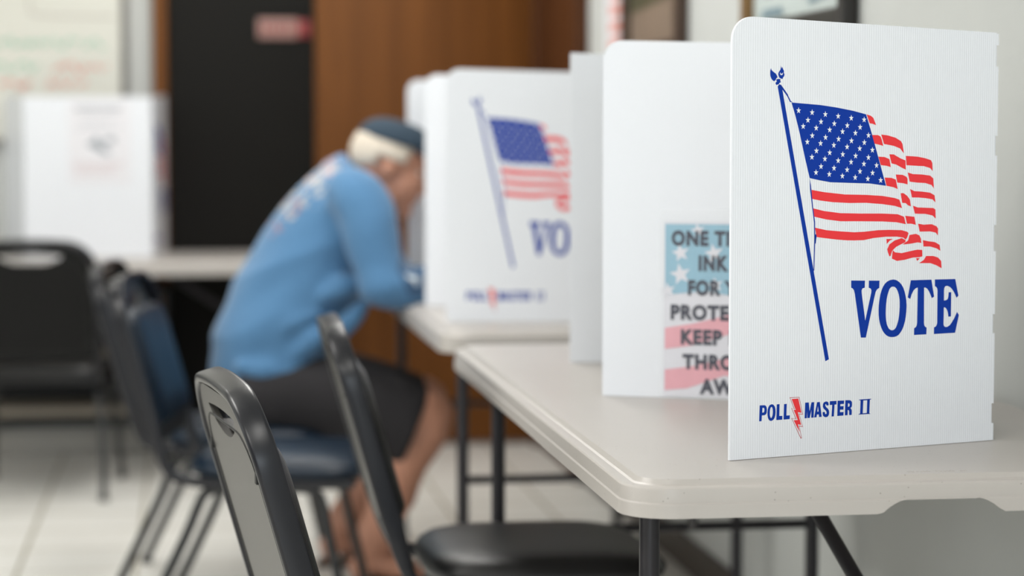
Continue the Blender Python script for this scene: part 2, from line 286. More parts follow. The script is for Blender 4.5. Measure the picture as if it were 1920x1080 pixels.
def catmull(pts, n=6, closed=False):
    out = []; P = [Vector(p) for p in pts]; m = len(P)
    rng = range(m if closed else m-1)
    for i in rng:
        p1, p2 = P[i], P[(i+1) % m]
        p0 = P[i-1] if (closed or i > 0) else p1*2-p2
        p3 = P[(i+2) % m] if (closed or i+2 < m) else p2*2-p1
        for k in range(n):
            t = k/n
            out.append(.5*((2*p1)+(p2-p0)*t+(2*p0-5*p1+4*p2-p3)*t*t+(3*p1-p0-3*p2+p3)*t**3))
    if not closed: out.append(P[-1])
    return out
def tube(bm, pts, ra, rb=None, side=None, n=12, closed=False, cap=True, power=2):
    """sweep an ellipse (ra along side, rb across) down pts; radii may be lists"""
    P = [Vector(p) for p in pts]; m = len(P)
    RA = ra if isinstance(ra, (list, tuple)) else [ra]*m
    RB = RA if rb is None else (rb if isinstance(rb, (list, tuple)) else [rb]*m)
    rings = []; prev = Vector(side) if side is not None else None
    for i in range(m):
        t = (P[(i+1) % m]-P[i-1]) if closed or 0 < i < m-1 else (P[1]-P[0] if i == 0 else P[-1]-P[-2])
        t.normalize()
        s = Vector(side) if side is not None else prev
        if s is None or abs(s.normalized().dot(t)) > .98:
            s = Vector((0, 0, 1)) if abs(t.z) < .9 else Vector((1, 0, 0))
            if prev is not None and abs(prev.dot(t)) < .98: s = prev
        s = (s-t*s.dot(t)).normalized(); c = t.cross(s)
        if side is None: prev = s
        ring = []
        for k in range(n):
            a = 2*PI*k/n; ca, sa = math.cos(a), math.sin(a)
            ca = math.copysign(abs(ca)**(2/power), ca); sa = math.copysign(abs(sa)**(2/power), sa)
            ring.append(bm.verts.new(P[i]+s*ca*RA[i]+c*sa*RB[i]))
        rings.append(ring)
    for i in range(m if closed else m-1):
        a, b = rings[i], rings[(i+1) % m]
        for k in range(n): bm.faces.new((a[k], a[(k+1) % n], b[(k+1) % n], b[k]))
    if not closed and cap:
        bm.faces.new(rings[0][::-1]); bm.faces.new(rings[-1])
def ball(bm, c, r, rot=None, seg=16):
    res = bmesh.ops.create_uvsphere(bm, u_segments=seg, v_segments=seg//2+2, radius=1)
    r = r if isinstance(r, (list, tuple)) else (r, r, r)
    m = Matrix.Translation(Vector(c)) @ (rot.to_4x4() if rot else Matrix.Identity(4)) @ Matrix.Diagonal((*r, 1))
    bmesh.ops.transform(bm, matrix=m, verts=res['verts'])
def remeshed(name, bm, mats, parent, voxel=.01, smooth=6, solid=False):
    """weld overlapping lofts into one continuous surface"""
    bm.transform(wmat(parent).inverted())
    bmesh.ops.recalc_face_normals(bm, faces=bm.faces)
    me = bpy.data.meshes.new(name); bm.to_mesh(me); bm.free()
    tmp = bpy.data.objects.new('tmp', me); COL.objects.link(tmp)
    r = tmp.modifiers.new('r', 'REMESH'); r.mode = 'VOXEL'; r.voxel_size = voxel; r.use_smooth_shade = True
    if smooth:
        s = tmp.modifiers.new('s', 'SMOOTH'); s.iterations = smooth; s.factor = .5
    dg = bpy.context.evaluated_depsgraph_get(); dg.update()
    nm = bpy.data.meshes.new_from_object(tmp.evaluated_get(dg))
    COL.objects.unlink(tmp); bpy.data.objects.remove(tmp)
    nm.name = name; nm.materials.clear()
    for m in (mats if isinstance(mats, (list, tuple)) else [mats]): nm.materials.append(m)
    for p in nm.polygons: p.use_smooth = True
    o = bpy.data.objects.new(name, nm); COL.objects.link(o); o.parent = parent
    return o
def poly(bm, loops, f, mi=0):
    """filled outline (first loop) with holes; f maps 2-D to 3-D"""
    loops = [[Vector((p[0], p[1], 0)) for p in l] for l in loops]
    tri = tessellate_polygon(loops)
    flat = [p for l in loops for p in l]
    vs = [bm.verts.new(f(p.x, p.y)) for p in flat]
    for t in tri:
        try:
            fc = bm.faces.new([vs[i] for i in t]); fc.material_index = mi
        except ValueError: pass

def text_mesh(body, width=None, height=1, bold=.02):
    cu = bpy.data.curves.new('t', 'FONT'); cu.body = body; cu.size = 1; cu.offset = bold; cu.resolution_u = 4; cu.space_character = 1.14
    cu.fill_mode = 'FRONT'
    ob = bpy.data.objects.new('t', cu); COL.objects.link(ob)
    dg = bpy.context.evaluated_depsgraph_get(); dg.update()
    me = bpy.data.meshes.new_from_object(ob.evaluated_get(dg))
    COL.objects.unlink(ob); bpy.data.objects.remove(ob)
    xs = [v.co.x for v in me.vertices]; ys = [v.co.y for v in me.vertices]
    x0, x1, y0, y1 = min(xs), max(xs), min(ys), max(ys)
    sx = width/(x1-x0) if width else height/(y1-y0)
    V = [((v.co.x-x0)*sx, (v.co.y-y0)*height/(y1-y0)) for v in me.vertices]
    F = [tuple(p.vertices) for p in me.polygons]
    bpy.data.meshes.remove(me)
    return V, F
def add_text(bm, body, x, y, width, height, f, bold=.02, mi=0):
    V, F = text_mesh(body, width, height, bold)
    vs = [bm.verts.new(f(x+a, y+b)) for a, b in V]
    for t in F:
        try:
            fc = bm.faces.new([vs[i] for i in t]); fc.material_index = mi
        except ValueError: pass

def struct(name, bm, m, parent=None, **k):
    o = link(name, bm, m, parent, **k)
    if parent is None: o['kind'] = 'structure'
    return o

# ---------------------------------------------------------------- the room
WX, WY, XL, YB, ZC = 1.31, 8.35, -5.2, -3.2, 2.75
struct('floor', bx((XL-.1, YB-.1, -.1), (WX+.1, WY+.1, 0)), M['tiles'])
struct('ceiling', bx((XL-.1, YB-.1, ZC), (WX+.1, WY+.1, ZC+.1)), M['ceiling'])
struct('wall_back', bx((XL-.1, WY, 0), (WX+.1, WY+.12, ZC)), M['wall'])
struct('wall_right', bx((WX, YB-.1, 0), (WX+.12, WY, ZC)), M['wall'])
struct('wall_left', bx((XL-.12, YB-.1, 0), (XL, WY, ZC)), M['wall'])
struct('wall_front', bx((XL, YB-.12, 0), (WX, YB, ZC)), M['wall'])
struct('baseboard_back', bx((XL, WY-.012, 0), (-.135, WY, .085), .003), M['white_paint'])
struct('baseboard_right', bx((WX-.014, YB, 0), (WX, 7.33, .095), .003), M['dark_base'])

# dark door between brown jambs, and the plain brown wooden door beside it
d1 = struct('door_1', bx((-.08, WY-.03, 0), (.4585, WY-.001, 2.1), .003), M['dark_door'])
struct('trim_1', bx((-.132, WY-.045, 0), (-.08, WY-.001, 2.16), .004), M['door_wood'])
d2 = struct('door_2', bx((.46, WY-.035, .015), (1.285, WY-.001, 2.1), .004), M['door_wood'])
bm = bmesh.new(); tube(bm, [(.53, WY-.035, 1.0), (.53, WY-.085, 1.0)], .012); ball(bm, (.53, WY-.10, 1.0), .028)
struct('door_knob', bm, M['alu'], d2)
# dark wood door in the right wall, with casing
d3 = struct('door_3', bx((WX-.03, 7.42, .01), (WX-.001, 8.26, 2.1), .004), M['dark_wood'])
bm = bmesh.new(); box(bm, (WX-.045, 7.335, 0), (WX-.001, 7.42, 2.16), .004); box(bm, (WX-.045, 8.26, 0), (WX-.001, 8.335, 2.16), .004)
box(bm, (WX-.045, 7.42, 2.1), (WX-.001, 8.26, 2.16), .004)
struct('casing', bm, M['dark_wood'], d3)

# sign on the dark door
sg = empty('door_sign', (.347, WY-.036, 1.52), label='small pink and red plaque high on the dark door', cat='sign')
bm = bx((.25, WY-.038, 1.52), (.395, WY-.031, 1.592), .002); link('plaque', bm, M['plaque'], sg)
bm = bx((.395, WY-.038, 1.524), (.442, WY-.031, 1.588), .002); link('red_end', bm, M['sign_red'], sg)
bm = bmesh.new()
for i in range(5): box(bm, (.268+i*.023, WY-.0395, 1.541), (.278+i*.023, WY-.038, 1.572))
link('lettering', bm, M['sign_red'], sg)

# whiteboard
wb = empty('whiteboard', (-1.1, WY-.02, 1.2), label='large whiteboard with green and red handwriting on the far wall', cat='whiteboard')
link('board_surface', bx((-2.0, WY-.02, 1.15), (-.245, WY-.002, 2.3)), M['whiteboard'], wb)
bm = bmesh.new(); box(bm, (-.245, WY-.03, 1.13), (-.222, WY-.002, 2.32), .002); box(bm, (-2.02, WY-.03, 1.13), (-.245, WY-.002, 1.15), .002)
box(bm, (-2.02, WY-.03, 2.3), (-.245, WY-.002, 2.32), .002); box(bm, (-2.02, WY-.03, 1.15), (-2.0, WY-.002, 2.3), .002)
link('board_frame', bm, M['alu'], wb)
def scrawl(bm, x0, x1, z, h, w=.004, step=.012):
    x = x0; pts = []
    while x < x1:
        pts.append((x, WY-.0215, z+random.uniform(-h, h))); x += step*random.uniform(.6, 1.3)
    for a, b in zip(pts, pts[1:]):
        if random.random() < .13: continue
        a = Vector(a); b = Vector(b); d = (b-a).normalized(); s = Vector((-d.z, 0, d.x))*w
        bm.faces.new([bm.verts.new(p) for p in (a-s, b-s, b+s, a+s)])
zz = lambda y: CZ+(258-y)/507
bm = bmesh.new(); scrawl(bm, -.75, -.30, zz(84), .019); scrawl(bm, -.95, -.53, zz(130), .02); link('green_writing', bm, M['green_marker'], wb, smooth=False)
bm = bmesh.new(); scrawl(bm, -.49, -.29, zz(130), .022); scrawl(bm, -.52, -.36, zz(158), .019); scrawl(bm, -.95, -.56, zz(162), .02)
link('red_writing', bm, M['red_marker'], wb, smooth=False)
bm = bmesh.new()
for a, b in (((-.57, zz(0)), (-.57, zz(26))), ((-.57, zz(28)), (-.545, zz(34))), ((-.55, zz(34)), (-.27, zz(36)))):
    a = Vector((a[0], WY-.0215, a[1])); b = Vector((b[0], WY-.0215, b[1])); d = (b-a).normalized(); s = Vector((-d.z, 0, d.x))*.004
    bm.faces.new([bm.verts.new(p) for p in (a-s, b-s, b+s, a+s)])
link('boxed_line', bm, M['grey_marker'], wb, smooth=False)

# low shelf under the far table
sh = empty('low_shelf_unit', (-.75, 8.1, 0), label='low black shelf unit with beige boards under the far table', cat='shelf')
for z in (.172, .372): link('shelf', bx((-1.78, 8.02, z), (-.10, WY-.02, z+.028), .002), M['shelf_board'], sh)
for x in (-1.8, -.10): link('side_panel', bx((x, 8.0, 0.0), (x+.02, WY-.02, .60), .002), M['shelf_black'], sh)
link('top_board', bx((-1.8, 8.0, .60), (-.08, WY-.02, .62), .002), M['shelf_black'], sh)
link('rear_panel', bx((-1.78, WY-.03, .10), (-.10, WY-.02, .60)), M['shelf_black'], sh)

# pictures on the right wall
def picture(y0, y1, z0, z1, label, fm, fm2, content):
    r = empty('framed_picture', (WX-.02, (y0+y1)/2, z0), label=label, cat='picture')
    bm = bmesh.new(); w = .045
    box(bm, (WX-.035, y0, z0), (WX-.002, y0+w, z1), .004); box(bm, (WX-.035, y0+w, z0), (WX-.002, y1-w, z0+w), .004)
    box(bm, (WX-.035, y0+w, z1-w), (WX-.002, y1-w, z1), .004)
    o = link('picture_frame', bm, fm2, r)
    bm = bmesh.new(); box(bm, (WX-.035, y1-w, z0), (WX-.002, y1, z1), .004); link('frame_side', bm, fm, r)
    content(r, y0+w, y1-w, z0+w, z1-w)
    return r
def quad_x(bm, pts, x): bm.faces.new([bm.verts.new((x, y, z)) for y, z in pts])
def photo(r, y0, y1, z0, z1):
    X = WX-.012
    bm = bmesh.new(); quad_x(bm, [(y0, z0), (y1, z0), (y1, z1), (y0, z1)], X); link('picture_print', bm, M['photo_brown'], r, smooth=False)
    bm = bmesh.new(); quad_x(bm, [(y0+.12, z0+.12), (y1, z0+.10), (y1, z1), (y0+.05, z1)], X-.001); link('printed_trees', bm, M['photo_green'], r, smooth=False)
def document(r, y0, y1, z0, z1):
    X = WX-.012
    bm = bmesh.new(); quad_x(bm, [(y0, z0), (y1, z0), (y1, z1), (y0, z1)], X); link('mat_board', bm, M['mat_board'], r, smooth=False)
    bm = bmesh.new(); quad_x(bm, [(y0+.07, z0+.065), (y1-.10, z0+.055), (y1-.10, z1-.08), (y0+.07, z1-.08)], X-.001); link('picture_print', bm, M['photo_dark'], r, smooth=False)
    bm = bmesh.new(); quad_x(bm, [(y0+.05, z0+.035), (y0+.28, z0+.02), (y0+.28, z0+.034), (y0+.05, z0+.05)], X-.002)
    quad_x(bm, [(y1-.27, z0+.01), (y1-.07, z0+.008), (y1-.09, z0+.03), (y1-.25, z0+.028)], X-.002)
    link('printed_marks', bm, M['photo_blue'], r, smooth=False)
picture(5.83, 6.62, 1.375, 2.0, 'brown landscape picture in a dark wooden frame, farther along the right wall', M['walnut'], M['walnut'], photo)
picture(4.30, 5.14, 1.372, 2.0, 'picture with pale mat in a gold and black frame, nearer on the right wall', M['gold'], M['black_frame'], document)
nt = empty('wall_notice', (WX-.005, 6.85, 1.41), label='narrow white notice with red lettering between the brown door and the first picture', cat='notice')
link('notice_paper', bx((WX-.004, 6.66, 1.405), (WX-.001, 7.02, 1.95)), M['paper'], nt)
bm = bmesh.new()
for i in range(9): box(bm, (WX-.006, 6.76, 1.43+i*.052), (WX-.004, 6.93, 1.462+i*.052))
link('red_lettering', bm, M['red_marker'], nt)

# ---------------------------------------------------------------- folding tables
TW, TL, TZ = .765, 1.85, .74
def perim(hw, hl, r, n=8, sub=90):
    pts = []
    def arc(cx, cy, a0):
        for k in range(n+1):
            a = a0+PI/2*k/n; pts.append((cx+r*math.cos(a), cy+r*math.sin(a)))
    arc(hw-r, hl-r, 0)
    for k in range(1, sub): pts.append((hw-r-(2*hw-2*r)*k/sub, hl))
    arc(-hw+r, hl-r, PI/2); arc(-hw+r, -hl+r, PI)
    for k in range(1, sub): pts.append((-hw+r+(2*hw-2*r)*k/sub, -hl))
    arc(hw-r, -hl+r, 1.5*PI)
    return pts
def table(name, loc, rz, label, group):
    root = empty(name, loc, rz, label, 'table', group)
    bm = bmesh.new(); hw, hl = TW/2, TL/2
    prof = [(-.028, TZ), (-.0225, TZ-.0006), (-.018, TZ-.0062), (-.0145, TZ-.0076), (-.0068, TZ-.0076), (-.0028, TZ-.0082), (-.0006, TZ-.0098), (0, TZ-.012), (0, TZ-.0268), (.0020, TZ-.0286), (.0020, None), (-.0045, None), (-.006, TZ-.028)]
    rings = []
    for off, z in prof:
        pts = perim(hw+off, hl+off, .062+off)
        ring = []
        for (x, y) in pts:
            zz_ = z
            if z is None:
                zz_ = TZ-.0455
                xa = abs(x+.012*(1 if y > 0 else -1)*1) if y > 0 else abs(x-.012)
                if abs(y) > hl-.03 and xa < .078:
                    t = min(1, (.078-xa)/.034); t = 1-(1-t)**1.8; zz_ += .0175*t
                    zz_ = min(zz_, TZ-.0275)
            ring.append(bm.verts.new((x, y, zz_)))
        rings.append(ring)
    n = len(rings[0])
    for a, b in zip(rings, rings[1:]):
        for k in range(n): bm.faces.new((a[k], a[(k+1) % n], b[(k+1) % n], b[k]))
    bm.faces.new(rings[0]); bm.faces.new(rings[-1][::-1])
    link('tabletop', bm, M['table'], root, local=True, angle=16)
    lx, ly = .315, hl-.20
    for sy in (-1, 1):
        for sx in (-1, 1):
            bm = bmesh.new(); tube(bm, [(sx*lx, sy*ly, .02), (sx*lx, sy*ly, TZ-.03)], .0135, n=20)
            lg = link('leg', bm, M['table_leg'], root, local=True)
            bm = bmesh.new(); tube(bm, [(sx*lx, sy*ly, 0), (sx*lx, sy*ly, .03)], .0155, n=16); link('foot_cap', bm, M['black'], lg, local=True)
        bm = bmesh.new(); tube(bm, [(-lx, sy*ly, .39), (lx, sy*ly, .39)], .0095, n=12)
        link('crossbar', bm, M['table_leg'], root, local=True)
        bm = bmesh.new(); tube(bm, [(.012, sy*(ly-.50), TZ-.035), (-.015, sy*(ly-.42), TZ-.07), (.072, sy*ly, .39)], .011, n=12)
        tube(bm, [(-lx, sy*ly, TZ-.036), (lx, sy*ly, TZ-.036)], .009, n=10)
        link('brace', bm, M['table_leg'], root, local=True)
    for sx in (-1, 1):
        bm = bx((sx*.33-.008, -hl+.12, TZ-.042), (sx*.33+.008, hl-.12, TZ-.026)); link('side_rail', bm, M['table_leg'], root, local=True)
    return root
tb1 = table('folding_table', (.903, 2.637+TL/2, 0), 0, 'nearest pale grey folding table, against the right wall', 'folding tables')
bm = bmesh.new()
for i in range(15):
    x = .882+.0052*i; y = 2.671+random.uniform(-.0005, .0005)
    if i in (6, 12): continue
    box(bm, (x, y, TZ-.0004), (x+.0028, y+.008, TZ+.0007), .0003)
link('embossed_mark', bm, M['table'], tb1)
table('folding_table', (.913, 4.765+.0+TL/2-.02, 0), 0, 'second pale grey folding table, where the seated man writes', 'folding tables')
tb = table('folding_table', (-.37, 7.95, 0), PI/2, 'pale folding table along the far wall in front of the dark door', 'folding tables')

# ---------------------------------------------------------------- voting booths
H_F, H_H = .5705, .5575          # height at the free edge and at the hinge
def panel_outline(L, corner='round', tabs=False):
    pts = [(0, 0), (L, 0)]
    if tabs:
        for (a, b) in ((0, .0234), (.0508, .1473), (.1737, .2600), (.2960, .3906), (.4175, .5115), (.5404, .5560)):
            pts += [(L, a), (L+.0040, a), (L+.0040, b), (L, b)]
        pts += [(L-.002, H_H)]
    else: pts += [(L, H_H)]
    if corner == 'round':
        r = .032
        for k in range(11):
            a = PI/2+PI/2*k/10
            x = r+r*math.cos(a); pts.append((x, H_F-r+r*math.sin(a)-(H_F-H_H)*x/L))
    else: pts.append((0, H_F))
    return pts
def panel(name, P, Q, parent, corner='round', tabs=False, th=.0042, hP=None):
    """upright sheet from P (free edge) to Q (hinge edge)"""
    P = Vector(P); Q = Vector(Q); e = (Q-P); L = e.length; e.normalize(); nrm = e.cross(Vector((0, 0, 1)))
    out = panel_outline(L, corner, tabs) if hP is None else [(0, 0), (L, 0), (L, H_H), (0, hP)]
    bm = bmesh.new(); uvl = bm.loops.layers.uv.new('uv')
    f = lambda s: (lambda u, w: P+e*u+Vector((0, 0, w+.0008))+nrm*s*th/2)
    n = len(out)
    poly(bm, [out], f(1)); poly(bm, [out], f(-1))
    bm.verts.ensure_lookup_table(); vs = list(bm.verts)
    for i in range(n):
        j = (i+1) % n; bm.faces.new((vs[i], vs[j], vs[n+j], vs[n+i]))
    for fc in bm.faces:
        for lp in fc.loops:
            d = lp.vert.co-P; lp[uvl].uv = (d.dot(e), d.z)
    return link(name, bm, M['corr'], parent, smooth=False)
def printed(P, Q, wing, flip=1):
    """flag, VOTE and maker's mark printed on the outer face of a wing"""
    P = Vector(P); Q = Vector(Q); e = (Q-P).normalized(); nrm = e.cross(Vector((0, 0, 1)))
    def F(off): return lambda u, w: P+e*u*1e-4+Vector((0, 0, w*1e-4+.0008))+nrm*flip*(.0021+off)
    bm = bmesh.new()
    for l in BLUE_FLAG: poly(bm, l, F(.00018), 0)
    for l in RED_FLAG: poly(bm, l, F(.00018), 1)
    for (cu, cw) in STARS:
        s = []
        for k in range(10):
            r = 44 if k % 2 == 0 else 17; a = PI/2+k*PI/5
            s.append((cu+r*math.cos(a)*.9, cw+r*math.sin(a)))
        poly(bm, [s], F(.0004), 2)
    link('flag_print', bm, [M['blue_ink'], M['red_ink'], M['white_ink']], wing, smooth=False)
    bm = bmesh.new()
    for l in BLUE_VOTE: poly(bm, l, F(.00018))
    link('vote_lettering', bm, M['blue_ink'], wing, smooth=False)
    bm = bmesh.new()
    for l in BLUE_POLL[:-4]: poly(bm, l, F(.00018))
    link('maker_lettering', bm, M['blue_ink'], wing, smooth=False)
    bm = bmesh.new()
    for l in BLUE_POLL[-4:]: poly(bm, l, F(.00018))
    link('numeral_lettering', bm, M['blue_ink'], wing, smooth=False)
    bm = bmesh.new()
    for l in RED_BOLT: poly(bm, l, F(.00018), 0)
    for l in BOLT_RIM: poly(bm, l, F(.00018), 1)
    link('lightning_bolt_print', bm, [M['red_ink'], M['rim_ink']], wing, smooth=False)
def booth(A, B, C, D, label, print_near=True, near_corner='round', tabs=False, print_flip=1):
    z = TZ
    A, B, C, D = [Vector((p[0], p[1], z)) for p in (A, B, C, D)]
    c = (A+B+C+D)/4
    r = empty('voting_booth', c, 0, label, 'voting booth', 'tabletop voting booths')
    w1 = panel('side_panel', A, B, r, near_corner, tabs)
    panel('back_panel', B, C, r, hP=H_H)
    panel('side_panel', D, C, r)
    if print_near: printed(A, B, w1, print_flip)
    return r
b1 = booth((.684, 2.799), (1.086, 2.938), (1.042, 3.363), (.656, 3.541), 'nearest white voting booth with the sharp VOTE flag print', tabs=True)
b2 = booth((.693, 4.074), (1.09, 4.06), (1.08, 4.40), (.80, 4.43), 'plain-sided white voting booth at the far end of the nearest table', print_near=False, near_corner='square')
b3 = booth((.570, 5.016), (.985, 4.965), (.995, 5.33), (.572, 5.49), 'white voting booth with a blurred VOTE flag print, on the second table')
b4 = booth((.575, 5.98), (.99, 5.985), (.99, 6.35), (.64, 6.50), 'white voting booth behind the flag-printed one, at the far end of the second table', print_near=False)
# booths on the far table: centre panel towards the room, wings folded to the wall
b5 = booth((-.088, 8.30), (-.133, 7.93), (-.568, 7.95), (-.664, 8.31), 'white voting booth with a taped paper on the far table', print_near=False)
w5 = [o for o in b5.children if o.name.startswith('side_panel')][0]
printed(Vector((-.133, 7.93, TZ)), Vector((-.088, 8.30, TZ)), w5, 1)

# taped paper on the far booth
tp = empty('instruction_sheet', (-.335, 7.93, 1.10), label='white letter sheet taped to the booth on the far table', cat='paper')
E5 = (Vector((-.133, 7.93, 0))-Vector((-.568, 7.95, 0))).normalized(); N5 = Vector((E5.y, -E5.x, 0))
def F5(off): return lambda u, w: Vector((-.568, 7.95, TZ))+E5*u+Vector((0, 0, w))+N5*(.0022+off)
bm = bmesh.new(); poly(bm, [[(.150, .255), (.364, .255), (.364, .545), (.150, .545)]], F5(.0008)); poly(bm, [[(.150, .255), (.364, .255), (.364, .545), (.150, .545)]], F5(.0004))
link('sheet', bm, M['paper'], tp, smooth=False)
bm = bmesh.new()
for (u0, u1, w, h) in ((.175, .335, .515, .009), (.185, .32, .500, .006), (.20, .29, .46, .004), (.175, .33, .447, .003)):
    x = u0
    while x < u1:
        d = random.uniform(.006, .016); poly(bm, [[(x, w), (x+d, w), (x+d, w+h), (x, w+h)]], F5(.0012)); x += d+.004
poly(bm, [[(.21, .39), (.25, .42), (.262, .395), (.30, .355), (.27, .36), (.23, .385)]], F5(.0012))
poly(bm, [[(.265, .405), (.30, .42), (.315, .40), (.29, .395)]], F5(.0012))
link('printed_lines', bm, M['grey_ink'], tp, smooth=False)
bm = bmesh.new()
for (u0, u1, w, h) in ((.165, .335, .32, .008), (.17, .32, .305, .008), (.18, .30, .29, .006)):
    x = u0
    while x < u1:
        d = random.uniform(.006, .016); poly(bm, [[(x, w), (x+d, w), (x+d, w+h), (x, w+h)]], F5(.0012)); x += d+.004
link('pink_lines', bm, M['pink_ink'], tp, smooth=False)

# sign in a clear sleeve inside the nearest booth
S0 = Vector((.656, 3.541, TZ)); S1 = Vector((1.042, 3.363, TZ)); ES = (S1-S0).normalized(); NS = ES.cross(Vector((0, 0, 1)))
if NS.y > 0: NS = -NS
def FS(off): return lambda u, w: S0+ES*u+Vector((0, 0, w+.001))+NS*(.0023+off)
sg = empty('pen_notice', S0+ES*.21, label='dark capitals over a faded flag in a clear sleeve, inside the nearest booth', cat='sign')
def sheet(bm, u0, u1, w0, w1, off, th=.0003):
    for o_ in (off, off+th): poly(bm, [[(u0, w0), (u1, w0), (u1, w1), (u0, w1)]], FS(o_))
bm = bmesh.new(); sheet(bm, .101, .317, .003, .282, .0006); link('notice_paper', bm, M['sign_white'], sg, smooth=False)
bm = bmesh.new()
poly(bm, [[(.103, .165), (.17, .172), (.24, .16), (.315, .168), (.315, .278), (.103, .278)]], FS(.0013), 0)
for st in ([(.103, .112), (.15, .120), (.22, .138), (.315, .132), (.315, .098), (.22, .108), (.15, .085), (.103, .078)],
           [(.103, .012), (.14, .016), (.20, .038), (.315, .028), (.315, .060), (.21, .068), (.15, .052), (.103, .045)]):
    poly(bm, [st], FS(.0013), 1)
for (cu, cw, r) in ((.128, .232, .015), (.128, .198, .018), (.182, .232, .016), (.108, .172, .013), (.185, .182, .013), (.156, .268, .012), (.235, .215, .016), (.285, .24, .015), (.27, .19, .014)):
    s = [(cu+(r if k % 2 == 0 else r*.42)*math.cos(PI/2+.2+k*PI/5), cw+(r if k % 2 == 0 else r*.42)*math.sin(PI/2+.2+k*PI/5)) for k in range(10)]
    poly(bm, [s], FS(.0016), 2)
link('faded_flag_print', bm, [M['sign_blue'], M['sign_pink'], M['sign_white']], sg, smooth=False)
bm = bmesh.new()
for i, (t, x0) in enumerate((('ONE TIME USE', 1253), ('INK PEN', 1300), ('FOR YOUR', 1282), ('PROTECTION', 1252), ('KEEP IT OR', 1270), ('THROW IT', 1273), ('AWAY', 1303))):
    u0 = (x0-1132)/1067; w = (742-(443+i*46.2))/1175-.0115
    add_text(bm, t, u0, w, 2*(.209-u0), .0250, FS(.002), bold=.05)
link('notice_lettering', bm, M['ink'], sg, smooth=False)
bm = bmesh.new(); sheet(bm, .094, .324, .001, .302, .0030, .0002); link('clear_sleeve', bm, M['clear'], sg, smooth=False)

